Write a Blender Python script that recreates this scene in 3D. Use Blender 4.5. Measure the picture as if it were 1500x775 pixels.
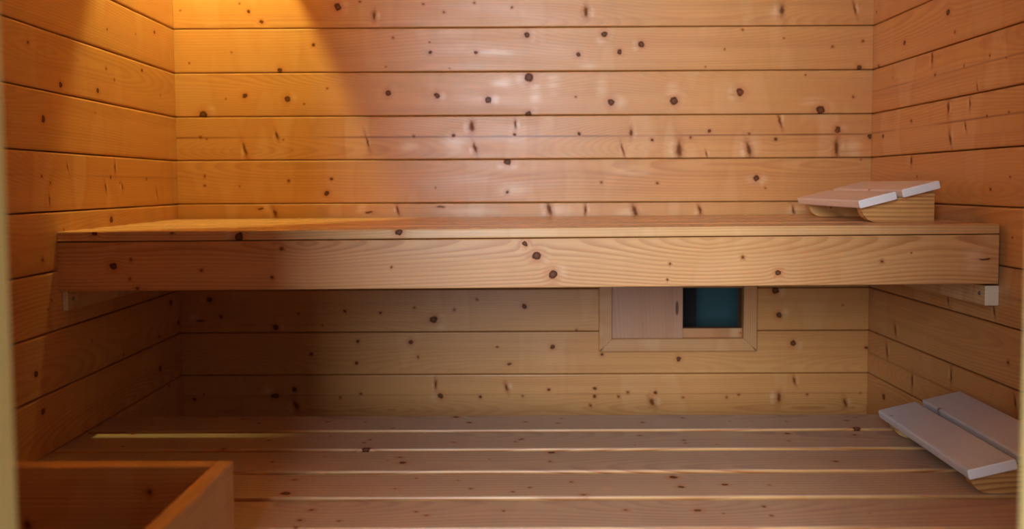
import bpy, bmesh, math, random
from mathutils import Vector, Matrix

for o in list(bpy.data.objects):
    bpy.data.objects.remove(o, do_unlink=True)
S = bpy.context.scene
COL = S.collection
rnd = random.Random(7)

# ------------------------------------------------------------------ camera, sky, daylight, exposure
CZ = 0.95                                   # camera height above the sauna floor
F_PX, PITCH, ROLL, YAW, SHIFT = 1200.0, 0.05088, -0.00486, -0.00436, -55.66
cam_data = bpy.data.cameras.new('camera')
cam_data.sensor_width = 36.0
cam_data.lens = F_PX / 1500.0 * 36.0
cam_data.shift_y = SHIFT / 1500.0
cam_data.clip_start = 0.02
cam_data.dof.use_dof = True
cam_data.dof.focus_distance = 1.56
cam_data.dof.aperture_fstop = 2.9
cam = bpy.data.objects.new('camera', cam_data)
COL.objects.link(cam)
cam.matrix_world = (Matrix.Translation((0, 0, CZ)) @ Matrix.Rotation(-YAW, 4, 'Z')
                    @ Matrix.Rotation(math.pi / 2 - PITCH, 4, 'X') @ Matrix.Rotation(ROLL, 4, 'Z'))
S.camera = cam

world = bpy.data.worlds.new('daylight')
S.world = world
world.use_nodes = True
wb = world.node_tree.nodes['Background']
wb.inputs['Color'].default_value = (0.62, 0.78, 1.0, 1)
wb.inputs['Strength'].default_value = 0.30

# daylight behind the camera, plus a dimmer light added for the right side: (centre x, width, power)
for wx, ww, wp in ((-0.41, 0.92, 134.0), (-1.25, 0.70, 58.0)):
    win = bpy.data.lights.new('unseen_daylight', 'AREA')
    win.shape = 'RECTANGLE'; win.size = ww; win.size_y = 1.7
    win.energy = wp
    win.color = (0.76, 0.86, 1.0)
    wo = bpy.data.objects.new('unseen_daylight', win)
    COL.objects.link(wo)
    wo.location = (wx, -2.0, CZ + 0.78)
    wo.rotation_euler = (math.radians(90), 0, 0)

LAMP_STRENGTH = 2150.0
LAMP_COLOR = (1.0, 0.93, 0.30)

S.view_settings.view_transform = 'Standard'
S.view_settings.look = 'None'
S.view_settings.exposure = 0.0
S.view_settings.gamma = 1.0
S.view_settings.use_curve_mapping = False

# ------------------------------------------------------------------ dimensions (metres, camera at x = y = 0)
XC, HALF, YB = 0.0211, 0.9, 2.1287          # room centre, half width and the back wall's face
AL, AR = 0.01662, -0.00392                  # the side walls are a touch out of square
H0, PIT = CZ + 0.40435, 0.11268             # board joints lie at H0 - PIT * k
YF = 0.50                                   # inner face of the front wall
CEIL = 2.1
def joint(k): return H0 - PIT * k


# ------------------------------------------------------------------ helpers: objects
def tag(o, label=None, cat=None, group=None, kind=None):
    if label: o['label'] = label
    if cat: o['category'] = cat
    if group: o['group'] = group
    if kind: o['kind'] = kind
    return o

def empty(name, loc, rot=(0, 0, 0)):
    o = bpy.data.objects.new(name, None)
    o.empty_display_size = 0.05
    COL.objects.link(o)
    o.location = loc; o.rotation_euler = rot
    return o

def link(name, me, mat=None, parent=None, loc=(0, 0, 0), rot=(0, 0, 0)):
    o = bpy.data.objects.new(name, me)
    COL.objects.link(o)
    o.location = loc; o.rotation_euler = rot
    if mat is not None:
        if not me.materials: me.materials.append(None)
        o.material_slots[0].link = 'OBJECT'
        o.material_slots[0].material = mat
    if parent is not None: o.parent = parent
    return o

def mesh_from(name, verts, faces, smooth=False):
    me = bpy.data.meshes.new(name)
    me.from_pydata([tuple(v) for v in verts], [], faces)
    bm = bmesh.new(); bm.from_mesh(me)
    bmesh.ops.recalc_face_normals(bm, faces=bm.faces)
    bm.to_mesh(me); bm.free()
    if smooth:
        for p in me.polygons: p.use_smooth = True
    me.update()
    return me

def extrude_x(name, prof, x0, x1, ec=0.0):
    """A (y, z) profile run along x; ec pulls the end faces in to chamfer the ends."""
    n = len(prof)
    cy = sum(p[0] for p in prof) / n; cz = sum(p[1] for p in prof) / n
    def ring(x, inset):
        out = []
        for y, z in prof:
            dy, dz = y - cy, z - cz
            out.append((x, y - math.copysign(min(inset, abs(dy)), dy), z - math.copysign(min(inset, abs(dz)), dz)))
        return out
    rings = [ring(x0, ec), ring(x0 + ec, 0), ring(x1 - ec, 0), ring(x1, ec)] if ec > 0 else [ring(x0, 0), ring(x1, 0)]
    V = [v for r in rings for v in r]
    Fc = []
    for k in range(len(rings) - 1):
        for i in range(n):
            j = (i + 1) % n
            Fc.append((k * n + i, k * n + j, (k + 1) * n + j, (k + 1) * n + i))
    Fc.append(tuple(range(n))); Fc.append(tuple((len(rings) - 1) * n + i for i in range(n)))
    return mesh_from(name, V, Fc)

def board_profile(w, t, r, seg=3):
    """Cross-section: face at z = 0 with rounded long edges, square back."""
    P = []
    for i in range(seg + 1):
        a = math.pi / 2 * i / seg
        P.append((w / 2 - r + r * math.sin(a), -r + r * math.cos(a)))
    P.append((w / 2, -t)); P.append((-w / 2, -t))
    for i in range(seg + 1):
        a = math.pi / 2 * i / seg
        P.append((-w / 2 + r - r * math.cos(a), -r + r * math.sin(a)))
    return P

def round_rect(w, t, r, seg=2):
    P = []
    for cx, cy, a0 in ((w / 2 - r, -r, 0), (-w / 2 + r, -r, 90), (-w / 2 + r, -t + r, 180), (w / 2 - r, -t + r, 270)):
        for i in range(seg + 1):
            a = math.radians(a0 + 90 * i / seg)
            P.append((cx + r * math.cos(a), cy + r * math.sin(a)))
    return P

def box_mesh(name, x0, x1, y0, y1, z0, z1, bev=0.0):
    bm = bmesh.new()
    bmesh.ops.create_cube(bm, size=1.0)
    for v in bm.verts:
        v.co = Vector(((x0 + x1) / 2 + v.co.x * (x1 - x0), (y0 + y1) / 2 + v.co.y * (y1 - y0), (z0 + z1) / 2 + v.co.z * (z1 - z0)))
    if bev > 0:
        bmesh.ops.bevel(bm, geom=list(bm.edges), offset=bev, segments=2, profile=0.5, affect='EDGES')
    me = bpy.data.meshes.new(name); bm.to_mesh(me); bm.free()
    return me

# ------------------------------------------------------------------ helpers: wood material
class NT:
    def __init__(s, tree): s.t = tree; s.n = tree.nodes; s.l = tree.links
    def put(s, sock, v):
        if isinstance(v, bpy.types.NodeSocket): s.l.new(v, sock)
        elif v is not None: sock.default_value = v
    def m(s, op, a, b=None, c=None, clamp=False):
        nd = s.n.new('ShaderNodeMath'); nd.operation = op; nd.use_clamp = clamp
        for i, v in enumerate((a, b, c)): s.put(nd.inputs[i], v)
        return nd.outputs[0]
    def v(s, op, a, b=None, c=None):
        nd = s.n.new('ShaderNodeVectorMath'); nd.operation = op
        for i, x in enumerate((a, b, c)):
            if x is not None: s.put(nd.inputs[i], x)
        return nd.outputs['Value'] if op in ('LENGTH', 'DOT_PRODUCT') else nd.outputs[0]
    def noise(s, vec, scale=1.0, detail=2.0, rough=0.5):
        nd = s.n.new('ShaderNodeTexNoise')
        s.put(nd.inputs['Vector'], vec); nd.inputs['Scale'].default_value = scale
        nd.inputs['Detail'].default_value = detail; nd.inputs['Roughness'].default_value = rough
        return nd.outputs['Fac'], nd.outputs['Color']
    def ss(s, x, a, b, lo=0.0, hi=1.0):
        nd = s.n.new('ShaderNodeMapRange'); nd.interpolation_type = 'SMOOTHSTEP'
        s.put(nd.inputs[0], x)
        for i, q in enumerate((a, b, lo, hi)): s.put(nd.inputs[i + 1], q)
        return nd.outputs[0]
    def mix(s, f, a, b, blend='MIX'):
        nd = s.n.new('ShaderNodeMix'); nd.data_type = 'RGBA'; nd.blend_type = blend
        s.put(nd.inputs['Factor'], f); s.put(nd.inputs[6], a); s.put(nd.inputs[7], b)
        return nd.outputs[2]
    def ramp(s, f, stops):
        nd = s.n.new('ShaderNodeValToRGB'); s.put(nd.inputs[0], f)
        e = nd.color_ramp.elements
        while len(e) < len(stops): e.new(0.5)
        for q, (p, c) in zip(e, stops): q.position = p; q.color = (*c, 1)
        return nd.outputs[0]
    def sep(s, v):
        nd = s.n.new('ShaderNodeSeparateXYZ'); s.put(nd.inputs[0], v); return nd.outputs
    def comb(s, x, y, z):
        nd = s.n.new('ShaderNodeCombineXYZ')
        for i, q in enumerate((x, y, z)): s.put(nd.inputs[i], q)
        return nd.outputs[0]

def lin(r, g, b):
    return tuple(((c / 255 + 0.055) / 1.055) ** 2.4 if c > 10 else c / 255 / 12.92 for c in (r, g, b))

def wood_group():
    """Softwood: growth rings cut lengthwise that bend round the knots, knot colours, figure. Coordinates: x along, y across, z out, metres."""
    g = bpy.data.node_groups.new('softwood', 'ShaderNodeTree')
    def inp(n, t, d):
        k = g.interface.new_socket(n, in_out='INPUT', socket_type=t)
        if d is not None: k.default_value = d
    inp('P', 'NodeSocketVector', None); inp('Knot', 'NodeSocketFloat', 99.0); inp('Spike', 'NodeSocketFloat', 99.0)
    inp('Pale', 'NodeSocketFloat', 99.0); inp('Seed', 'NodeSocketFloat', 0.0)
    inp('Pith', 'NodeSocketFloat', 0.0); inp('PithY', 'NodeSocketFloat', 0.0)
    inp('Ring', 'NodeSocketFloat', 0.006); inp('Lines', 'NodeSocketFloat', 0.5); inp('Figure', 'NodeSocketFloat', 0.3)
    inp('Early', 'NodeSocketColor', (*lin(214, 155, 89), 1)); inp('Late', 'NodeSocketColor', (*lin(170, 99, 45), 1))
    inp('Worn', 'NodeSocketFloat', 0.0); inp('Rough', 'NodeSocketFloat', 0.38); inp('Centre', 'NodeSocketFloat', 0.0); inp('Tone', 'NodeSocketFloat', 1.0)
    g.interface.new_socket('BSDF', in_out='OUTPUT', socket_type='NodeSocketShader')
    T = NT(g)
    gi = T.n.new('NodeGroupInput').outputs
    go = T.n.new('NodeGroupOutput')
    P, K, SP, PL, SD = gi['P'], gi['Knot'], gi['Spike'], gi['Pale'], gi['Seed']
    sc = T.n.new('ShaderNodeVectorMath'); sc.operation = 'SCALE'
    sc.inputs[0].default_value = (7.31, 3.77, 1.93); T.put(sc.inputs['Scale'], SD)
    Q = T.v('ADD', P, sc.outputs[0])
    x, y, z = T.sep(P)
    # growth rings: distance from a wandering pith below the face
    wa, _ = T.noise(T.v('MULTIPLY', Q, (0.7, 7.0, 7.0)), 1.0, 2.0)
    wb_, _ = T.noise(T.v('MULTIPLY', Q, (0.75, 0.0, 0.0)), 1.0, 1.0)
    depth = T.m('ADD', T.m('MULTIPLY', T.m('ABSOLUTE', T.m('SUBTRACT', wb_, 0.47)), 0.42), 0.008)
    yy = T.m('ADD', T.m('SUBTRACT', y, gi['Centre']), T.m('MULTIPLY', T.m('SUBTRACT', wa, 0.5), 0.03))
    R = T.m('SQRT', T.m('ADD', T.m('MULTIPLY', yy, yy), T.m('MULTIPLY', T.m('SUBTRACT', depth, z), T.m('SUBTRACT', depth, z))))
    bump_k = T.m('MULTIPLY', T.m('EXPONENT', T.m('MULTIPLY', K, -0.7)), 0.016)
    bump_s = T.m('MULTIPLY', T.m('EXPONENT', T.m('MULTIPLY', SP, -0.9)), 0.010)
    R = T.m('ADD', R, T.m('ADD', bump_k, bump_s))
    wob, _ = T.noise(T.v('MULTIPLY', Q, (6.0, 60.0, 60.0)), 1.0, 2.0)
    R = T.m('ADD', R, T.m('MULTIPLY', wob, 0.0025))
    ph = T.m('FRACT', T.m('DIVIDE', R, gi['Ring']))
    late = T.m('MULTIPLY', T.ss(ph, 0.25, 0.85), T.ss(ph, 0.9, 1.0, 1.0, 0.0))
    vary, _ = T.noise(T.v('MULTIPLY', Q, (1.1, 22.0, 22.0)), 1.0, 2.0)
    late = T.m('MULTIPLY', T.m('MULTIPLY', late, gi['Lines']), T.ss(vary, 0.25, 0.75, 0.25, 1.15))
    col = T.mix(late, gi['Early'], gi['Late'])
    fib, _ = T.noise(T.v('MULTIPLY', Q, (9.0, 900.0, 900.0)), 1.0, 3.0, 0.6)
    col = T.mix(T.m('MULTIPLY', T.ss(fib, 0.3, 0.7, 0.0, 0.16), gi['Tone']), col, (*lin(165, 108, 62), 1), 'MIX')
    tone, tcol = T.noise(T.v('MULTIPLY', Q, (1.6, 7.0, 7.0)), 1.0, 2.0)
    col = T.mix(T.m('MULTIPLY', T.ss(tone, 0.3, 0.7, 0.0, 0.34), gi['Tone']), col, (*lin(200, 132, 72), 1))
    stk, _ = T.noise(T.v('MULTIPLY', Q, (0.8, 55.0, 55.0)), 1.0, 3.0, 0.6)
    col = T.mix(T.m('MULTIPLY', T.ss(stk, 0.45, 0.75, 0.0, 0.30), gi['Tone']), col, (*lin(176, 112, 60), 1))
    # figure: soft-edged panels of turned grain beside branch whorls
    fig, _ = T.noise(T.v('MULTIPLY', Q, (8.0, 2.2, 2.2)), 1.0, 2.0)
    fg = T.m('MULTIPLY', T.ss(fig, 0.56, 0.60), T.ss(fig, 0.60, 0.80, 1.0, 0.0))
    figd = T.m('MULTIPLY', T.ss(fig, 0.50, 0.56), T.ss(fig, 0.555, 0.565, 1.0, 0.0))
    col = T.mix(T.m('MULTIPLY', fg, gi['Figure']), col, (*lin(236, 202, 156), 1))
    col = T.mix(T.m('MULTIPLY', figd, T.m('MULTIPLY', gi['Figure'], 0.7)), col, (*lin(160, 96, 50), 1))
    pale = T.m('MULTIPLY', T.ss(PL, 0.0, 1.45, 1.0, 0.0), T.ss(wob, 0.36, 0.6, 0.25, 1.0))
    col = T.mix(T.m('MULTIPLY', pale, 0.42), col, (*lin(240, 210, 168), 1))  # sheen off turned grain, painted in as paler colour
    # pith line
    py = T.m('ABSOLUTE', T.m('ADD', T.m('SUBTRACT', y, gi['PithY']), T.m('MULTIPLY', T.m('SUBTRACT', wa, 0.5), 0.010)))
    pv, _ = T.noise(T.v('MULTIPLY', Q, (3.0, 0.0, 0.0)), 1.0, 2.0)
    pl = T.m('MULTIPLY', T.ss(py, 0.0005, 0.0035, 1.0, 0.0), T.m('MULTIPLY', gi['Pith'], T.ss(pv, 0.35, 0.6, 0.15, 1.0)))
    col = T.mix(pl, col, (*lin(128, 66, 30), 1))
    # mixed toward grey on upward faces
    col = T.mix(gi['Worn'], col, T.mix(0.62, col, (*lin(172, 158, 146), 1)))
    # knots
    jit, _ = T.noise(Q, 120.0, 2.0)
    Kj = T.m('MULTIPLY', K, T.m('ADD', T.m('MULTIPLY', jit, 0.7), 0.65))
    hal = T.ss(Kj, 0.9, 3.0, 0.55, 0.0)
    col = T.mix(hal, col, (*lin(190, 112, 58), 1))
    kc = T.ramp(T.m('DIVIDE', Kj, 1.6, clamp=True), [(0.0, lin(124, 78, 50)), (0.3, lin(106, 64, 40)), (0.52, lin(72, 39, 25)), (0.66, lin(132, 78, 44))])
    col = T.mix(T.ss(Kj, 0.78, 1.12, 1.0, 0.0), col, kc)
    Sj = T.m('MULTIPLY', SP, T.m('ADD', T.m('MULTIPLY', jit, 0.9), 0.55))
    col = T.mix(T.ss(Sj, 0.9, 2.6, 0.5, 0.0), col, (*lin(168, 94, 42), 1))
    col = T.mix(T.ss(Sj, 0.3, 1.15, 0.88, 0.0), col, (*lin(98, 50, 22), 1))
    rn, _ = T.noise(T.v('MULTIPLY', Q, (5.0, 30.0, 30.0)), 1.0, 2.0)
    ro = T.m('ADD', gi['Rough'], T.m('SUBTRACT', T.m('MULTIPLY', T.m('SUBTRACT', rn, 0.5), 0.22), T.m('MULTIPLY', pale, 0.06)))
    b = T.n.new('ShaderNodeBsdfPrincipled')
    T.put(b.inputs['Base Color'], col); T.put(b.inputs['Roughness'], ro)
    T.put(b.inputs['Specular IOR Level'], T.m('MULTIPLY', T.m('MULTIPLY', T.ss(Kj, 0.8, 1.3, 0.15, 1.0), T.ss(Sj, 0.5, 1.4, 0.15, 1.0)), 0.5))
    bp = T.n.new('ShaderNodeBump'); bp.inputs['Strength'].default_value = 0.25; bp.inputs['Distance'].default_value = 0.001
    big, _ = T.noise(T.v('MULTIPLY', Q, (2.5, 12.0, 12.0)), 1.0, 1.0)
    hgt = T.m('ADD', T.m('MULTIPLY', late, 0.25), T.m('ADD', T.m('MULTIPLY', fib, 0.15), T.m('MULTIPLY', big, 3.0)))
    T.put(bp.inputs['Height'], hgt); T.put(b.inputs['Normal'], bp.outputs[0])
    T.l.new(b.outputs[0], go.inputs['BSDF'])
    return g

WOOD = wood_group()
_seed = [0]
def wood(name, knots=(), pith=0.0, pith_y=0.0, pales=(), ring=0.006, lines=0.5, figure=0.3, early=None, late=None, top_grey=0.0, tone=1.0,
         rough=0.38, centre=None, swap=False, fold=False, ksc=0.85):
    """One softwood material; knots are (u, v, ru, rv) in mm in the board's own plane."""
    _seed[0] += 1
    r = random.Random(_seed[0] * 31)
    m = bpy.data.materials.new(name); m.use_nodes = True
    T = NT(m.node_tree); T.n.clear()
    out = T.n.new('ShaderNodeOutputMaterial'); gr = T.n.new('ShaderNodeGroup'); gr.node_tree = WOOD
    P = T.n.new('ShaderNodeTexCoord').outputs['Object']
    if swap: a, b, c = T.sep(P); P = T.comb(*{'yxz': (b, a, c), 'xzy': (a, c, b), 'zyx': (c, b, a), 'yzx': (b, c, a), 'zxy': (c, a, b)}[swap])
    if fold:                                 # carry the face on round its front edge, so knots sit on the edge too
        a, b, c = T.sep(P); P = T.comb(a, T.m('ADD', b, c), c)
    wv = T.v('SUBTRACT', T.noise(P, 70.0, 1.0)[1], (0.5, 0.5, 0.5))
    W2 = T.v('MULTIPLY_ADD', wv, (0.006, 0.006, 0.0), P)
    a, b, c = T.sep(W2)
    W2 = T.comb(a, b, 0.0)
    lean = T.comb(T.m('MULTIPLY_ADD', b, 0.28, a), b, 0.0)
    acc = {'K': None, 'S': None, 'L': None}
    def add(kind, vec, u, v, ru, rv):
        q = T.v('MULTIPLY_ADD', vec, (1 / ru, 1 / rv, 0.0), (-u / ru, -v / rv, 0.0))
        d = T.v('LENGTH', q)
        acc[kind] = d if acc[kind] is None else T.m('MINIMUM', acc[kind], d)
    for u, v, ru, rv in knots:
        k_ = ksc * (0.72 if ru < 7.2 else 0.85)
        u, v, ru, rv = u / 1000, v / 1000, ru / 1000 * k_, rv / 1000 * k_
        if ru < 0.0065 * k_ and rv < 1.5 * ru:
            add('S', W2, u, v, ru * 1.05, rv * 1.05)
        elif rv > 1.5 * ru:
            L = r.random() < 0.5
            uu = u + (0.28 * v if L else 0)
            add('S', lean if L else W2, uu, v, ru * 1.1, rv * 1.25)
            sd = r.choice((-1, 1))
            add('L', W2, u + sd * ru * 2.2, v, ru * 1.6, rv * 1.4)
        else:
            add('K', W2, u, v, ru, rv)
            if ru > 0.0075:
                add('L', W2, u + r.choice((-1, 1)) * ru * 1.7, v + r.uniform(-1, 1) * ru, ru * 1.5, ru * 1.9)
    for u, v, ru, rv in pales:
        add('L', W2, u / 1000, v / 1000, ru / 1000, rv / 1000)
    for k, s in (('K', 'Knot'), ('S', 'Spike'), ('L', 'Pale')):
        if acc[k] is not None: T.l.new(acc[k], gr.inputs[s])
    T.l.new(P, gr.inputs['P'])
    gr.inputs['Seed'].default_value = _seed[0] * 1.37
    gr.inputs['Pith'].default_value = pith; gr.inputs['PithY'].default_value = pith_y
    gr.inputs['Ring'].default_value = ring; gr.inputs['Lines'].default_value = lines; gr.inputs['Figure'].default_value = figure
    gr.inputs['Tone'].default_value = tone
    gr.inputs['Rough'].default_value = rough
    gr.inputs['Centre'].default_value = r.choice((-1, 1)) * r.uniform(0.02, 0.09) if centre is None else centre
    if early: gr.inputs['Early'].default_value = (*lin(*early), 1)
    if late: gr.inputs['Late'].default_value = (*lin(*late), 1)
    if top_grey:
        nz = T.sep(T.n.new('ShaderNodeTexCoord').outputs['Normal'])[2]
        T.put(gr.inputs['Worn'], T.ss(nz, 0.75, 0.97, 0.0, top_grey))
    T.l.new(gr.outputs[0], out.inputs['Surface'])
    return m

def plain(name, rgb, rough=0.6, metal=0.0):
    m = bpy.data.materials.new(name); m.use_nodes = True
    T = NT(m.node_tree); b = T.n['Principled BSDF']
    n, _ = T.noise(T.n.new('ShaderNodeTexCoord').outputs['Object'], 9.0, 3.0)
    c = lin(*rgb)
    T.put(b.inputs['Base Color'], T.mix(T.ss(n, 0.3, 0.7, 0.0, 0.25), (*c, 1), (*[q * 0.75 for q in c], 1)))
    b.inputs['Roughness'].default_value = rough; b.inputs['Metallic'].default_value = metal
    return m

def random_knots(r, x0, x1, w, n, rmin=2.5, rmax=9.0):
    return [(r.uniform(x0, x1) * 1000, r.uniform(-0.42, 0.42) * w * 1000, *(lambda q: (q, q))(r.uniform(rmin, rmax))) for _ in range(n)]

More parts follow.
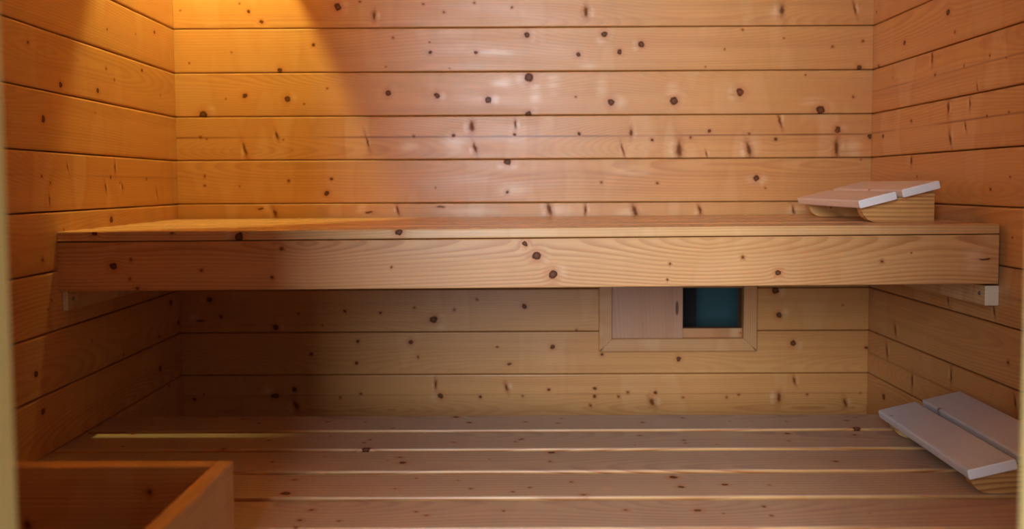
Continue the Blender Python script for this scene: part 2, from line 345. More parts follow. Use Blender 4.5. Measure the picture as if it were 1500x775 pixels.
# knots of each board read off its face: (along, across, half length, half height) in mm
KNOTS = {
    'b-1': ((-475,-2.9,12.4,12.4),(-382,-24.9,7.1,14.2),(-203,-17.3,5.3,5.3),(-419,10.0,5.3,5.3),(-255,3.8,5.3,5.3),(-124,6.5,5.3,5.3),(-28,-6.1,5.3,5.3),(-674,-37.1,7.1,7.1),(162,-19.3,8.9,16.0),(664,-17.0,8.9,17.7),(851,-14.6,4.4,24.8),(-705,-12.7,7.1,7.1),(-672,-38.9,7.1,7.1),(-728,8.3,3.5,3.5),(-881,-8.2,3.5,3.5)),
    'b0': ((-751,-4.0,3.5,3.5),(-861,-29.6,3.5,3.5),(-540,13.9,7.1,7.1),(-627,-50.1,8.9,8.9),(-334,31.9,5.3,5.3),(-239,-6.9,7.1,7.1),(-241,19.2,3.5,3.5),(-121,-7.5,7.1,7.1),(11,37.0,10.6,10.6),(-189,-47.2,3.5,3.5),(-354,-42.8,3.5,3.5),(142,-14.2,8.9,8.9),(209,37.6,10.6,10.6),(248,-7.8,8.9,8.9),(304,11.0,10.6,10.6),(564,47.7,5.3,5.3),(670,24.6,3.5,3.5),(796,3.1,5.3,5.3),(873,16.5,5.3,5.3),(865,-51.2,8.9,8.9),(518,-2.3,3.5,3.5),(469,-47.3,3.5,3.5)),
    'b1': ((-719,-1.7,8.9,8.9),(-768,-10.2,3.5,3.5),(-828,-50.2,14.2,14.2),(-609,-11.0,10.6,10.6),(-506,16.5,3.5,3.5),(-567,-23.5,3.5,3.5),(-348,3.4,10.6,10.6),(-223,-4.3,10.6,10.6),(-90,-15.5,12.4,12.4),(15,41.7,16.0,16.0),(13,-52.8,10.6,10.6),(135,-9.7,5.3,5.3),(227,-24.2,12.4,12.4),(389,-21.5,14.2,14.2),(559,0.3,14.2,14.2),(767,-46.2,16.0,16.0),(851,-13.5,5.3,5.3),(727,43.0,3.5,3.5)),
    'b2': ((-722,-29.6,5.3,26.6),(-836,4.5,5.3,5.3),(-820,-0.9,3.5,3.5),(-638,7.0,5.3,14.2),(-622,-1.9,3.5,3.5),(-404,-10.1,3.5,24.8),(-284,3.4,5.3,5.3),(-181,4.6,7.1,7.1),(-133,29.0,8.9,17.7),(-125,-27.3,7.1,17.7),(-22,7.3,7.1,7.1),(-20,33.7,5.3,16.0),(144,8.3,7.1,7.1),(257,-32.8,3.5,21.3),(278,11.1,7.1,16.0),(333,-8.5,7.1,7.1),(403,-33.5,10.6,26.6),(433,-2.0,5.3,5.3),(481,13.6,7.1,7.1),(474,-46.2,3.5,10.6),(583,6.0,5.3,5.3),(583,-34.4,8.9,24.8),(662,39.0,5.3,24.8),(652,-8.4,7.1,7.1),(812,15.4,10.6,12.4),(809,-32.0,8.9,28.4),(895,-2.6,8.9,8.9)),
    'b3': ((-828,16.4,5.3,5.3),(-828,-8.4,5.3,5.3),(-738,-10.6,3.5,3.5),(-610,3.0,5.3,5.3),(-498,7.7,7.1,7.1),(-511,-29.4,8.9,8.9),(-42,49.7,12.4,12.4),(-42,-28.1,7.1,7.1),(-228,-16.6,3.5,3.5),(603,4.1,10.6,10.6),(347,-7.0,5.3,5.3),(202,-4.5,5.3,5.3),(628,-20.7,3.5,3.5),(873,52.2,3.5,3.5)),
    'b4': ((-684,43.3,10.6,3.5),(-647,32.4,7.1,17.7),(-403,33.1,14.2,3.5),(-327,38.0,5.3,17.7),(-215,46.4,14.2,2.7),(67,38.0,8.9,21.3),(160,37.5,5.3,21.3),(289,33.4,8.9,21.3),(457,36.1,7.1,17.7),(700,33.2,5.3,16.0)),
    'b6': ((-823,31.6,10.6,10.6),(-794,-13.5,7.1,7.1),(-848,-24.1,14.2,3.5),(-651,-41.2,10.6,10.6),(-591,-7.2,3.5,3.5),(-529,-38.1,3.5,3.5),(-469,-0.5,7.1,7.1),(-376,-4.5,7.1,7.1),(-287,7.7,5.3,5.3),(-237,-23.1,16.0,12.4),(-183,1.9,5.3,5.3),(-122,28.6,5.3,5.3),(1,10.1,8.9,8.9),(138,-53.4,5.3,5.3),(666,-14.3,10.6,10.6),(656,49.4,12.4,12.4),(831,10.2,3.5,3.5)),
    'b7': ((-559,-1.1,7.1,7.1),(-436,32.7,7.1,7.1),(-441,-25.1,7.1,7.1),(-297,30.4,8.9,8.9),(-279,-9.5,5.3,5.3),(-71,16.8,7.1,3.5),(-39,-28.5,8.9,5.3),(74,16.2,8.9,8.9),(204,-4.2,7.1,7.1),(405,-17.6,8.9,8.9),(704,22.7,10.6,10.6),(895,11.1,7.1,7.1)),
    'b8': ((-869,-7.0,7.1,7.1),(-843,7.5,3.5,3.5),(-656,1.3,16.0,8.9),(-604,19.3,8.9,8.9),(-601,-24.4,8.9,16.0),(-485,-4.8,5.3,5.3),(-430,5.9,5.3,5.3),(-221,-0.4,10.6,10.6),(-233,30.6,5.3,19.5),(-117,-2.6,7.1,7.1),(-47,22.6,7.1,14.2),(-4,-1.2,5.3,5.3),(64,14.9,7.1,7.1),(186,18.1,7.1,7.1),(185,-1.9,7.1,7.1),(174,-27.3,5.3,5.3),(247,-3.9,5.3,5.3),(272,6.9,5.3,5.3),(344,6.6,7.1,7.1),(335,-18.8,8.9,14.2),(416,-6.4,5.3,5.3),(531,-6.8,5.3,5.3),(563,0.3,5.3,5.3),(668,-7.3,8.9,16.0),(709,36.0,5.3,14.2),(742,-0.4,5.3,5.3),(842,-22.5,7.1,16.0),(883,2.7,3.5,3.5)),
    'boxback': ((159,47.0,5.1,5.1),(5,5.5,5.9,5.9)),
    'fascia': ((-779,1.6,10.3,10.3),(-746,13.1,3.9,3.9),(-748,-23.4,3.9,3.9),(-612,-7.6,5.2,5.2),(-478,-23.0,5.2,5.2),(-735,-41.7,6.4,6.4),(-459,31.4,6.4,6.4),(-250,-5.5,3.9,3.9),(24,14.3,11.6,11.6),(55,-21.0,11.6,11.6),(276,-3.5,3.9,3.9),(271,-33.3,3.9,3.9),(414,8.3,5.2,5.2),(481,-22.1,7.7,7.7),(2,37.8,7.7,7.7),(677,-1.7,5.2,5.2),(732,14.7,2.6,2.6),(872,0.5,18.0,1.9)),
    'l0': ((-358,-11.0,4.4,4.4),(-221,3.7,3.2,3.2),(-116,27.6,6.7,6.7)),
    'l1': ((-657,22.7,4.9,4.9),(-552,-39.5,7.9,7.9),(-407,-34.7,7.2,7.2),(-368,16.0,4.4,4.4),(-332,-2.6,4.5,4.5),(-192,37.5,6.5,6.5),(-92,-8.9,3.4,3.4)),
    'l2': ((-616,3.0,8.8,8.8),(-423,31.2,2.8,2.8)),
    'l3': ((-536,28.4,2.7,11.9),(-628,9.0,3.8,3.8),(-604,-35.3,3.8,11.4),(-600,-2.2,3.8,3.8),(-386,-11.9,4.4,13.1),(-362,10.1,5.9,5.9),(-310,-9.2,4.5,10.6),(-319,-0.1,3.0,3.0),(-183,8.4,4.9,4.9),(-128,-26.2,3.3,16.7),(-341,32.6,4.5,16.4)),
    'l4': ((-365,31.4,10.3,10.3),(-558,20.0,3.9,3.9),(-633,-31.1,5.0,5.0)),
    'l5': ((-608,2.4,2.5,2.5),(-622,-11.0,3.8,3.8)),
    'l6': ((-667,-9.4,8.5,8.5),(-463,11.1,4.2,4.2),(-313,31.4,3.0,3.0),(-326,-45.9,4.5,4.5),(-135,-40.3,6.6,6.6),(-61,33.5,10.3,10.3),(-16,-26.6,8.8,8.8)),
    'l7': ((-136,-7.1,10.0,10.0),(-649,29.5,8.6,8.6)),
    'l8': ((-85, 48.9, 5.1, 5.1),),
    'r-1': ((15, -26.7, 5.3, 5.3),),
    'r0': ((361,14.1,10.3,10.3),(390,-33.0,5.8,5.8),(168,-17.5,8.2,8.2),(33,-52.6,7.0,7.0)),
    'r1': ((298,39.9,6.1,18.3),(312,2.2,6.1,6.1),(478,-45.6,2.8,12.4),(428,4.8,4.3,4.3),(518,11.5,4.0,4.0),(571,-1.7,3.9,3.9),(110,22.5,3.4,3.4)),
    'r2': ((370,36.5,5.9,20.5),(452,38.5,4.2,15.4),(209,19.9,6.4,6.4),(381,-30.7,5.8,21.8),(514,7.1,4.0,4.0),(584,9.0,3.9,3.9),(439,-7.4,4.2,12.7),(64,-6.3,6.9,6.9),(634,-9.0,5.0,5.0)),
    'r3': ((213,42.2,6.4,16.0),(241,3.9,4.7,4.7),(532,-22.8,5.3,5.3),(593,0.5,3.8,3.8)),
    'r4': ((605, 0.2, 3.8, 3.8),),
    'r5': ((554,-33.0,3.9,14.4),(387,-36.9,4.4,13.1)),
    'r6': ((150,-29.7,6.6,19.8),(602,-9.6,6.4,6.4)),
    'r7': ((405,30.7,5.7,23.0),(108,22.5,6.7,21.9),(626,34.3,5.0,16.3),(238,-20.0,6.3,22.1)),
    'r8': ((94, 18.2, 10.2, 10.2),),
    'u0': ((-813,-59,6.5,6),(-666,-59,4,4),(-539,-68,9,9),(-236,-62,7.5,7)),
    'u1': ((-422, -21.0, 5.6, 4.5),),
    'u2': ((285, -22.1, 4.5, 3.6),),
    'u3': ((-783,8.6,6.5,5.2),(204,-23.0,6.4,5.1)),
    'w0': ((-151,39.2,7.2,5.4),(-120,-1.5,7.0,5.3),(-418,7.1,4.2,3.2),(-275,-38.2,4.1,3.1),(-2,1.9,4.2,3.2),(75,26.1,4.3,3.2),(65,-8.8,4.2,3.2),(332,27.9,4.3,3.2),(241,-6.0,5.6,4.2),(424,1.6,2.8,2.1),(542,40.6,2.9,2.2),(670,3.4,5.7,4.2),(669,-49.6,8.2,6.2),(-604,29.6,5.7,4.3),(-561,-1.0,5.6,4.2),(-782,-8.1,4.2,3.2),(-734,36.3,2.9,2.2)),
    'w1': ((124,66.9,4.1,3.1),(471,67.4,5.5,4.1),(-495,60.4,5.4,4.1),(-305,-49.1,7.6,5.7),(-308,4.9,3.9,3.0),(-389,27.6,2.7,2.0),(-143,-13.9,3.9,2.9),(-14,1.6,3.9,3.0),(222,25.0,5.3,4.0),(305,-6.3,5.2,3.9),(303,-23.0,3.9,2.9),(517,34.9,6.7,5.0),(504,-12.7,3.9,2.9),(204,-34.3,2.6,1.9),(361,-32.0,2.6,1.9),(647,24.5,5.3,4.0),(-506,2.9,5.3,3.9),(-577,-46.2,6.4,4.8),(-792,45.7,5.4,4.0),(-774,-31.9,3.9,2.9)),
    'w2': ((-9,67.0,6.3,4.8),(137,65.4,2.5,1.9),(512,61.4,8.8,6.6),(137,65.4,3.8,2.8),(-235,19.0,6.1,4.6),(-225,-10.5,7.2,5.4),(-374,24.2,2.5,1.8),(44,42.8,7.5,5.6),(39,-5.9,4.8,3.6),(-70,6.2,2.4,1.8),(549,-11.1,6.0,4.5),(-714,35.3,2.5,1.9)),
    'w3': ((-397,25.4,5.7,4.2),(-395,-36.0,8.7,6.5),(-191,29.9,3.4,2.6),(-221,-16.6,3.3,2.5),(-119,19.6,3.4,2.5),(0,-12.5,4.4,3.3),(70,11.6,4.5,3.4),(-61,55.0,3.5,2.6),(86,-45.9,5.4,4.0),(-350,61.1,2.3,1.7),(245,32.4,8.0,6.0),(248,-11.7,6.6,5.0),(323,-3.1,6.7,5.0),(395,-6.9,3.3,2.5)),
    'w4': ((-336,16.1,6.2,4.6),(-175,7.0,4.1,3.1),(-157,-6.1,4.0,3.0),(-285,-25.2,4.0,3.0),(-344,-46.6,4.9,3.7),(-343,-22.3,6.0,4.5),(145,12.3,5.1,3.8),(254,8.8,7.1,5.4),(291,-1.8,3.0,2.3),(360,-10.0,4.0,3.0),(508,-3.5,2.0,1.5)),
}


# daylight sheen painted as paler patches on turned grain of the back wall
PALE_SHEEN = {'b0': [(-72, -9, 49, 12), (168, -40, 28, 14), (200, 23, 14, 17)], 'b1': [(-54, 28, 31, 19), (32, -5, 15, 42), (80, 25, 19, 30), (244, -24, 24, 19), (384, -7, 21, 31), (200, 14, 17, 24), (754, -26, 39, 14)], 'b2': [(-179, -18, 35, 30), (-298, -22, 24, 24), (588, -23, 28, 28), (852, -34, 24, 30)], 'b3': [(-26, -22, 46, 21), (606, 2, 28, 14), (-33, 44, 24, 15), (288, 25, 53, 14)], 'b4': [(-136, 37, 88, 14), (90, 36, 35, 17), (267, 35, 35, 17), (714, 29, 35, 14)], 'b6': [(-138, 12, 53, 24), (-13, -27, 35, 21)], 'b8': [(326, 24, 14, 21), (-122, 26, 24, 24), (549, 32, 14, 24), (827, -18, 28, 21), (218, -20, 24, 17)], 'b7': [(711, 22, 23, 17)], 'b-1': [(655, -25, 21, 24)]}

# ------------------------------------------------------------------ room shell
BT = 0.020                                  # board thickness
dark = plain('wall_backing', (120, 76, 44), 0.9)
PITHED = {'b2': (0.9, 0.003), 'b4': (0.5, -0.004), 'b8': (0.35, 0.002), 'r2': (0.7, 0.004), 'r1': (0.45, 0.0), 'r7': (0.5, 0.0), 'l3': (0.35, 0.012), 'r5': (0.4, 0), 'l5': (0.3, 0)}
def make_wall(name, loc, rz, x0, x1, label, hole=None):
    """Backing sheet standing BT behind the boards' faces; the wall's frame has x along, y up, z out of the face."""
    z0, z1 = -BT - 0.0402, -BT - 0.0002
    bm = bmesh.new()
    def cub(a, b, c, d):
        r = bmesh.ops.create_cube(bm, size=1.0)
        for v in r['verts']:
            v.co = Vector(((a + b) / 2 + v.co.x * (b - a), (c + d) / 2 + v.co.y * (d - c), (z0 + z1) / 2 + v.co.z * (z1 - z0)))
    if hole:
        hx0, hx1, hy0, hy1 = hole
        cub(x0, hx0, 0, CEIL); cub(hx1, x1, 0, CEIL); cub(hx0, hx1, 0, hy0); cub(hx0, hx1, hy1, CEIL)
    else:
        cub(x0, x1, 0, CEIL)
    me = bpy.data.meshes.new(name); bm.to_mesh(me); bm.free()
    o = link(name, me, dark, None, loc, (math.pi / 2, 0, rz))
    tag(o, label, 'wall', None, 'structure')
    return o

VX0, VX1 = 0.2497, 0.5911                   # vent opening, world x
VZ0 = CZ - 0.4015                           # its lower inner edge
hole = (VX0 - XC - 0.004, VX1 - XC + 0.004, joint(7) + 0.001, joint(6) - 0.001)
wall_back = make_wall('wall_back', (XC, YB, 0), 0, -HALF - 0.03, HALF + 0.03, 'back wall of horizontal knotty softwood boards behind both benches', hole)
wall_left = make_wall('wall_left', (XC - HALF, YB, 0), math.pi / 2 + AL, -1.75, 0.05, 'left wall of knotty softwood boards under the corner lamp light')
wall_right = make_wall('wall_right', (XC + HALF, YB, 0), -math.pi / 2 - AR, -0.05, 1.75, 'right wall of knotty softwood boards beside both headrests')
def lay(wall, key, x0, x1, seg=lambda k: None):
    r = random.Random(ord(key))
    for k in range(-7, 12):
        zc = joint(k) - PIT / 2
        if zc + PIT / 2 > CEIL or zc - PIT / 2 < 0: continue
        kn = KNOTS.get('%s%d' % (key, k))
        if kn is None: kn = random_knots(r, x0, x1, 0.1, 7)
        p, py = PITHED.get('%s%d' % (key, k), (0.0, 0.0))
        mat = wood('softwood_board', kn, pith=p, pith_y=py, pales=PALE_SHEEN.get('%s%d' % (key, k), ()) if k < 5 else (), ring=r.uniform(0.0048, 0.0075), lines=r.uniform(0.28, 0.46), figure=0.07 if p < 0.1 or k > 5 else 0.14)
        for a, b in (seg(k) or [(x0, x1)]):
            link('board', extrude_x('board', board_profile(PIT - 0.0018, BT, 0.0030 if key == 'b' else 0.0042), a, b), mat, wall, (0, zc, 0))
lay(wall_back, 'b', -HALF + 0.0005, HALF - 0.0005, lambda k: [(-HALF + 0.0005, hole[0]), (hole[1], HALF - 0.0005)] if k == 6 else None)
lay(wall_left, 'l', -1.62, 0.018)
lay(wall_right, 'r', -0.018, 1.62)

def struct(name, me, mat, label, cat, loc=(0, 0, 0)):
    return tag(link(name, me, mat, None, loc), label, cat, None, 'structure')
flo = plain('floor_tile', (120, 108, 96), 0.6)
struct('floor', box_mesh('floor', -1.1, 1.1, 0.36, 2.22, -0.05, -0.0005), flo, 'plain grey floor slab of the sauna', 'floor')
ceil_mat = wood('ceiling_wood', random_knots(rnd, -0.9, 0.9, 1.0, 12), lines=0.35)
struct('ceiling', box_mesh('ceiling', -1.1, 1.1, 0.36, 2.22, CEIL + 0.0005, CEIL + 0.05), ceil_mat, 'flat softwood ceiling of the sauna', 'ceiling')

# front wall with the doorway the picture is taken through
DX, DXC, DTOP = 0.3105, -0.0006, 1.98
front = plain('front_wall_wood', (222, 190, 124), 0.5)
bm_parts = [(-1.05, -DX - 0.045, 0.0, CEIL), (DX + 0.045, 1.05, 0.0, CEIL), (-DX - 0.045, DX + 0.045, DTOP + 0.045, CEIL)]
bm = bmesh.new()
for a, b, c, d in bm_parts:
    r_ = bmesh.ops.create_cube(bm, size=1.0)
    for v in r_['verts']:
        v.co = Vector(((a + b) / 2 + v.co.x * (b - a), 0.43 + v.co.y * 0.12, (c + d) / 2 + v.co.z * (d - c)))
me = bpy.data.meshes.new('wall_front'); bm.to_mesh(me); bm.free()
struct('wall_front', me, front, 'front wall around the sauna doorway', 'wall')
jam = plain('pale_door_frame', (252, 224, 146), 0.45)
door = tag(empty('door_1', (0, 0.43, 0)), 'pale yellowish frame of the open sauna doorway at the picture edges', 'door frame', None, 'structure')
link('jamb', box_mesh('jamb', -DX - 0.0445, -DX, -0.075, 0.07, 0.0, DTOP, 0.003), jam, door)
link('jamb', box_mesh('jamb', DX, DX + 0.0445, -0.075, 0.07, 0.0, DTOP, 0.003), jam, door)
link('lintel', box_mesh('lintel', -DX - 0.0445, DX + 0.0445, -0.075, 0.07, DTOP + 0.0005, DTOP + 0.0445, 0.003), jam, door)

# teal wall of the house seen through the vent, and a dark post before it
struct('wall_outer', box_mesh('wall_outer', -1.6, 1.8, YB + 0.40, YB + 0.46, 0, 2.3), plain('teal_paint', (46, 86, 86), 0.6), 'teal painted house wall seen through the open vent', 'wall')
struct('trim_1', box_mesh('trim_1', 0.41, 0.520, YB + 0.22, YB + 0.26, 0, 2.3), plain('black_brown_post', (30, 20, 14), 0.8), 'dark post standing between the vent and the teal wall', 'post')

# ------------------------------------------------------------------ upper bench
ST = 0.0185                                 # slat thickness
tilt = 0.004066
ub = tag(empty('sauna_bench', (0.01515, 1.546, CZ - 0.08185), (0, -tilt, 0)), 'long upper sauna bench with softwood slats and deep front board', 'bench')
hl = 0.8977
for i, (y0, w) in enumerate(((0.0, 0.112), (0.134, 0.135), (0.2845, 0.135), (0.435, 0.135))):
    kn = list(KNOTS.get('u%d' % i, ())) + random_knots(random.Random(40 + i), -0.88, 0.88, 0.09, 4, 2, 5)
    mat = wood('bench_slat_wood', kn, lines=0.55, ring=0.007, figure=0.08, top_grey=0.3, rough=0.3, fold=i == 0, early=(230, 182, 122), ksc=1.1)
    link('slat', extrude_x('slat', round_rect(w, ST, 0.0025), -hl, hl, 0.001), mat, ub, (0, y0 + w / 2, 0))
fm = wood('bench_front_wood', KNOTS['fascia'], lines=0.6, ring=0.0062, figure=0.05, early=(223, 170, 110), late=(172, 106, 52), centre=0.045)
link('front_board', extrude_x('front_board', round_rect(0.0935, 0.026, 0.002), -hl, hl, 0.001), fm, ub, (0, 0.0, -ST - 0.0015 - 0.0935 / 2), (math.pi / 2, 0, 0))
rail = wood('bench_rail_wood', random_knots(rnd, -0.3, 0.3, 0.08, 3), lines=0.5)
for x, w in ((-hl + 0.0355, 0.0345), (-0.02, 0.0145), (hl - 0.0355, 0.0345)):
    link('cross_rail', box_mesh('cross_rail', -w, w, 0.0275, 0.568, -0.0935 - ST - 0.0012, -ST - 0.0004, 0.0015), rail, ub, (x, 0, 0))

def batten(name, x, z, label, knots, sx):
    t = tag(empty(name, (x, 1.56, z)), label, 'support batten', 'wall battens under the upper bench')
    m = wood('batten_wood', knots, lines=0.5, swap='yzx', early=(226, 188, 136))
    m2 = wood('batten_end_grain', (), lines=0.15, figure=0.0, tone=0.3, early=(240, 228, 200), late=(216, 192, 150), ring=0.004)
    me = box_mesh('batten_bar', -0.0135, 0.0135, 0, 0.555, -0.0385, 0, 0.0012)
    me.materials.append(None); me.materials.append(m2)
    for p in me.polygons:
        if p.normal.y < -0.9: p.material_index = 1
    b = link('batten_bar', me, m, t)
    bm = bmesh.new()
    R0, H = 0.0042, 0.0012
    ring = [(R0 * math.cos(a * math.pi / 8), R0 * math.sin(a * math.pi / 8)) for a in range(16)]
    o_ = [bm.verts.new((p[0], p[1], 0)) for p in ring]; t_ = [bm.verts.new((p[0] * 0.9, p[1] * 0.9, H)) for p in ring]
    i_ = [bm.verts.new((p[0] * 0.5, p[1] * 0.5, H)) for p in ring]; j_ = [bm.verts.new((p[0] * 0.45, p[1] * 0.45, 0.0002)) for p in ring]
    for A, B in ((o_, t_), (t_, i_), (i_, j_)):
        for k in range(16): bm.faces.new((A[k], A[(k + 1) % 16], B[(k + 1) % 16], B[k]))
    bm.faces.new(j_)
    bmesh.ops.recalc_face_normals(bm, faces=bm.faces)
    sm = bpy.data.meshes.new('screw'); bm.to_mesh(sm); bm.free()
    for yy in (0.018, 0.29, 0.52):
        link('screw', sm, STEEL, t, (sx * 0.0136, yy, -0.0165), (0, sx * math.pi / 2, 0))
    return t
STEEL = plain('screw_steel', (170, 170, 165), 0.3, 1.0)
batten('support_batten', -0.8735, CZ - 0.1995, 'pale batten screwed to the left wall under the upper bench end', [(250, -20, 4, 4)], 1)
batten('support_batten', 0.9095, CZ - 0.1968, 'pale batten screwed to the right wall under the upper bench end', [(160, -12, 4, 4)], -1)

# ------------------------------------------------------------------ lower bench
LS, LW = 0.1193, 0.1045
LZ = CZ - 0.4964
lb = tag(empty('sauna_bench', (XC, 1.76, LZ)), 'wide lower sauna bench of spaced softwood slats below the upper one', 'bench')
for i in range(6):
    kn = list(KNOTS.get('w%d' % i, ())) + random_knots(random.Random(60 + i), -0.88, 0.88, 0.095, 3, 2, 4)
    mat = wood('bench_slat_wood', kn, lines=0.9, ring=0.010, figure=0.10, top_grey=0.85, tone=0.7, rough=0.4, early=(216, 164, 102), ksc=1.15)
    link('slat', extrude_x('slat', round_rect(LW, 0.022, 0.0035), -0.897, 0.886, 0.001), mat, lb, (0, -(i + 1) * LS + 0.0515, 0))
for x in (-0.86, 0.0, 0.85):
    link('cross_rail', box_mesh('cross_rail', -0.016, 0.016, -0.68, -0.012, -0.102, -0.0224, 0.0015), rail, lb, (x, 0, 0))
link('front_board', box_mesh('front_board', -0.897, 0.886, -0.7085, -0.6825, -0.118, -0.0226, 0.002), rail, lb)
for x in (-0.83, 0.82):
    for y in (-0.64, -0.05):
        link('leg', box_mesh('leg', -0.0125, 0.0125, -0.03, 0.03, -LZ, -0.024, 0.002), rail, lb, (x, y, 0))

# ------------------------------------------------------------------ headrests
HL, HW, HG, HT, HTAU, HH = 0.3452, 0.0769, 0.0117, 0.0165, 0.243, 0.0434
def headrest(loc, psi, label, seed, early, knots):
    """Two slats on two wedge cheeks; local x rises from the low front edge, y runs along the slats."""
    t = tag(empty('headrest', loc, (0, 0, psi)), label, 'headrest')
    r = random.Random(seed)
    c, s = math.cos(HTAU), math.sin(HTAU)
    endg = wood('headrest_end_grain', (), lines=0.12, figure=0.0, tone=0.1, early=(246, 244, 240), late=(226, 220, 210), ring=0.004, rough=0.6)
    for i in range(2):
        m = wood('headrest_slat_wood', knots[i], swap='yxz', lines=0.22, ring=0.006, figure=0.05, early=early, late=tuple(int(q * 0.86) for q in early), rough=0.5, tone=0.25)
        me = extrude_x('slat', round_rect(HW, HT, 0.003), 0, HL, 0.0012)
        me.transform(Matrix(((0, 1, 0, 0), (1, 0, 0, 0), (0, 0, 1, 0), (0, 0, 0, 1))))
        me.flip_normals()
        me.materials.append(None); me.materials.append(endg)
        for p in me.polygons:
            if abs(p.normal.y) > 0.6: p.material_index = 1
        d = HW / 2 + i * (HW + HG)
        link('slat', me, m, t, (d * c, 0, HH + d * s), (0, -HTAU, 0))
    # cheek: side outline in x-z, rounded at the low front, square at the back
    th = 0.021
    top = lambda x: HH + x * math.tan(HTAU) - HT / c - 0.0003
    xb, x0 = 0.1613, 0.0125
    out = [(xb, 0.0), (xb, top(xb)), (x0, top(x0))]
    zt = top(x0); n = 7
    for i in range(1, n + 1):
        a = math.pi / 2 * i / n
        out.append((x0 + 0.003 + 0.030 * (1 - math.cos(a)) , zt * 0.86 * (1 - math.sin(a))))
    for y in (0.018, HL - 0.018 - th):
        V = [(x, y, z) for x, z in out] + [(x, y + th, z) for x, z in out]
        k = len(out)
        Fc = [tuple(range(k)), tuple(range(k, 2 * k))] + [(i, (i + 1) % k, k + (i + 1) % k, k + i) for i in range(k)]
        kn = [(r.uniform(50, 120), r.uniform(10, 30), 3, 3)] if y > 0.1 else ()
        link('cheek', mesh_from('cheek', V, Fc), wood('headrest_cheek_wood', kn, swap='xzy', lines=1.1, ring=0.008, figure=0.05, early=(228, 176, 106), late=(158, 92, 40), centre=-0.05), t)
headrest((0.6836, 1.6354, CZ - 0.08185 + 0.00407 * 0.74 + 0.0004), 0.0117, 'pinkish slatted wooden headrest standing on the upper bench', 3, (232, 212, 198),
         [[(120, 30, 2, 2)], [(150, -36, 5, 5)]])
headrest((0.7095, 1.2713, LZ + 0.0004), -0.0329, 'greyish slatted wooden headrest lying on the lower bench by right wall', 5, (208, 205, 206),
         [[(300, -30, 3, 3)], [(280, -36, 5, 5)]])

# ------------------------------------------------------------------ sliding vent on the back wall
vent = tag(empty('sliding_vent', (0, YB, 0)), 'half open wooden sliding vent framed on back wall under upper bench', 'vent')
FW = 0.034
vz0, vz1 = VZ0, CZ - 0.2625
ox0, ox1, oz0, oz1 = VX0 - FW, VX1 + FW + 0.001, vz0 - FW, vz1 + FW
def frame_piece(pts, horizontal, kn=()):
    """Mitred moulding: quad outline in x-z, chamfered face 16 mm proud of the wall."""
    y0, y1 = -0.0165, -0.0005
    cx = sum(p[0] for p in pts) / 4; cz = sum(p[1] for p in pts) / 4
    ins = [(p[0] + math.copysign(0.0022, cx - p[0]) * (0 if horizontal else 1), p[1] + math.copysign(0.0022, cz - p[1]) * (1 if horizontal else 0)) for p in pts]
    V = [(p[0], y1, p[1]) for p in pts] + [(p[0], y0 + 0.002, p[1]) for p in pts] + [(p[0], y0, p[1]) for p in ins]
    Fc = [(0, 1, 2, 3), (8, 9, 10, 11)] + [(4 * a + i, 4 * a + (i + 1) % 4, 4 * a + 4 + (i + 1) % 4, 4 * a + 4 + i) for a in (0, 1) for i in range(4)]
    link('frame_rail', mesh_from('frame_rail', V, Fc), wood('vent_frame_wood', kn, swap='xzy' if horizontal else 'zxy', lines=0.5, figure=0.1, early=(212, 160, 106)), vent)
frame_piece([(ox0, oz0), (ox1, oz0), (VX1, vz0), (VX0, vz0)], True)
frame_piece([(ox0, oz1), (VX0, vz1), (VX1, vz1), (ox1, oz1)], True)
frame_piece([(ox0, oz0 + 0.0001), (VX0 - 0.0001, vz0), (VX0 - 0.0001, vz1), (ox0, oz1)], False)
frame_piece([(ox1, oz0 + 0.0001), (ox1, oz1), (VX1 + 0.0001, vz1), (VX1 + 0.0001, vz0)], False)
pm = wood('vent_panel_wood', (), swap='zxy', lines=0.4, ring=0.009, figure=0.0, early=(196, 150, 120), late=(168, 118, 88))
pan = link('sliding_panel', box_mesh('sliding_panel', VX0 + 0.0005, 0.4335, -0.0125, -0.0065, vz0 + 0.0005, vz1 - 0.0005, 0.001), pm, vent)
# finger groove in the panel: a short dark routed slot with a raised lip
gv = []
for i in range(16):
    a = 2 * math.pi * i / 16
    gv.append((0.0042 * math.cos(a), 0.019 * math.sin(a)))
V = [(p[0], 0, p[1]) for p in gv] + [(p[0] * 0.75, -0.0008, p[1] * 0.9) for p in gv] + [(p[0] * 0.5, 0.0, p[1] * 0.8) for p in gv]
Fc = [(i, (i + 1) % 16, 16 + (i + 1) % 16, 16 + i) for i in range(16)] + [(16 + i, 16 + (i + 1) % 16, 32 + (i + 1) % 16, 32 + i) for i in range(16)] + [tuple(range(32, 48))]
link('finger_groove', mesh_from('finger_groove', V, Fc), plain('groove_dark_wood', (118, 80, 62), 0.7), pan, (0.4185, -0.01255, CZ - 0.322))
link('track_strip', box_mesh('track_strip', VX0 + 0.001, VX1 - 0.001, -0.0055, -0.0004, vz0 + 0.0005, CZ - 0.3765, 0.001), wood('vent_track_wood', [(585, 561, 4, 3)], swap='xzy', lines=0.4, early=(205, 150, 98)), vent)

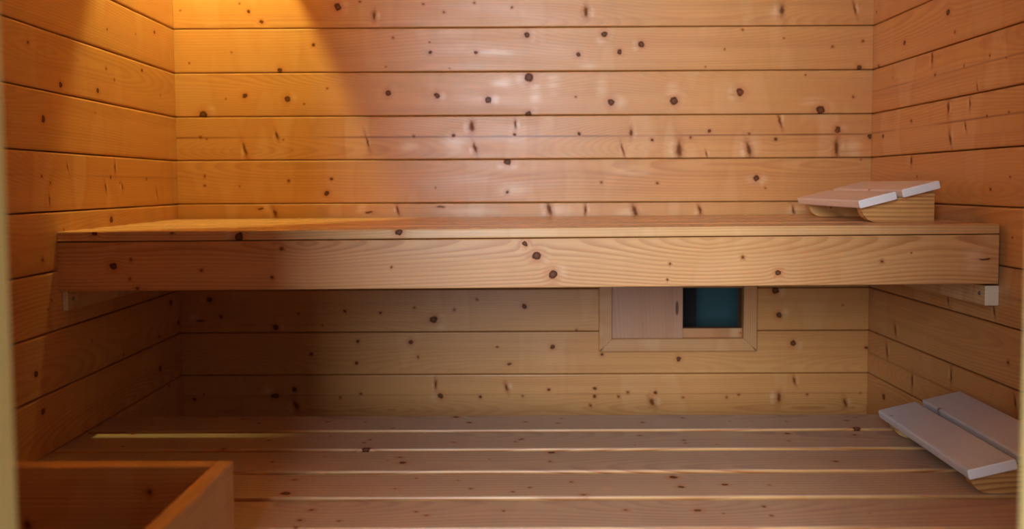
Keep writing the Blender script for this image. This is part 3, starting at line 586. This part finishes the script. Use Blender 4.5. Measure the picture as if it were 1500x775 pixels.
# ------------------------------------------------------------------ stove guard in the foreground
gx1, gx0, gy1, gy0, gz = -0.3620, -0.872, 1.030, 0.565, CZ - 0.3505
GT = 0.0215
guard = tag(empty('stove_guard', (gx1, gy1, 0)), 'open-topped box of pine boards in the near left corner before the benches', 'stove guard')
gb = wood('guard_wood', KNOTS['boxback'], lines=0.45, swap='xzy', figure=0.1, ksc=1.2)
bk = link('back_panel', box_mesh('back_panel', gx0 - (-0.62), gx1 - GT - 0.0004 - (-0.62), -0.0225, 0, 0.03 - (CZ - 0.43), gz - (CZ - 0.43), 0.002), gb, guard, (-0.62 - gx1, 0, CZ - 0.43))
gs = wood('guard_wood', [(-1010 - -1030, -420, 3, 5)], lines=0.45, swap='yzx', figure=0.1)
link('side_panel', box_mesh('side_panel', -GT, 0, gy0 - gy1, 0, 0.03, gz, 0.0025), gs, guard)
link('side_panel', box_mesh('side_panel', -GT, 0, gy0 - gy1, -0.0229, 0.03, gz, 0.0025), gs, guard, (gx0 + GT - gx1, 0, 0))
link('front_panel', box_mesh('front_panel', gx0 + GT + 0.0004 - gx1, -GT - 0.0004, gy0 - gy1, gy0 - gy1 + 0.022, 0.03, gz, 0.002), gb, guard)
for x in (gx0 - gx1 + GT + 0.022, -GT - 0.022):
    for y in (gy0 - gy1 + 0.044, -0.044):
        link('leg', box_mesh('leg', x - 0.02, x + 0.02, y - 0.02, y + 0.02, 0.0, gz - 0.12, 0.002), gs, guard)

# ------------------------------------------------------------------ corner lamp (above the frame, gives the warm light)
LX, LY, LH = XC - HALF + 0.178, YB - 0.304, CZ + 0.95
lamp = tag(empty('corner_lamp', (LX, LY, LH)), 'warm wall lamp with parchment corner shade high in the back left corner', 'lamp')
bulb_m = bpy.data.materials.new('warm_bulb'); bulb_m.use_nodes = True
nt = bulb_m.node_tree; nt.nodes.clear()
em = nt.nodes.new('ShaderNodeEmission'); em.inputs['Color'].default_value = (*LAMP_COLOR, 1); em.inputs['Strength'].default_value = LAMP_STRENGTH
om = nt.nodes.new('ShaderNodeOutputMaterial'); nt.links.new(em.outputs[0], om.inputs['Surface'])
bm = bmesh.new(); bmesh.ops.create_uvsphere(bm, u_segments=16, v_segments=10, radius=0.018)
me = bpy.data.meshes.new('bulb'); bm.to_mesh(me); bm.free()
for p in me.polygons: p.use_smooth = True
link('bulb', me, bulb_m, lamp)
link('socket', box_mesh('socket', -0.014, 0.014, -0.014, 0.014, 0.017, CEIL - LH - 0.0005, 0.004), plain('socket_ceramic', (225, 220, 210), 0.4), lamp)
sh = bpy.data.materials.new('parchment_shade'); sh.use_nodes = True
nt = sh.node_tree; nt.nodes.clear()
td = nt.nodes.new('ShaderNodeBsdfTranslucent'); td.inputs['Color'].default_value = (0.58, 0.49, 0.35, 1)
dd = nt.nodes.new('ShaderNodeBsdfDiffuse'); dd.inputs['Color'].default_value = (0.75, 0.55, 0.35, 1)
mx = nt.nodes.new('ShaderNodeMixShader'); mx.inputs[0].default_value = 0.35
om = nt.nodes.new('ShaderNodeOutputMaterial')
nt.links.new(td.outputs[0], mx.inputs[1]); nt.links.new(dd.outputs[0], mx.inputs[2]); nt.links.new(mx.outputs[0], om.inputs['Surface'])
SZ0, SZ1 = CZ + 0.70 - LH, CEIL - 0.01 - LH
def cpt(a, b, z): return (XC - HALF + a - LX, YB - b - LY, z)
rim = [(0.2115, 0.002), (0.2865, 0.25), (0.212, 0.339), (0.13, 0.383), (0.004, 0.2604)]
for (a0, b0), (a1, b1) in zip(rim, rim[1:]):
    V = [cpt(a0, b0, SZ0), cpt(a1, b1, SZ0), cpt(a1, b1, SZ1), cpt(a0, b0, SZ1)]
    link('shade_panel', mesh_from('shade_panel', V, [(0, 1, 2, 3)]), sh, lamp)
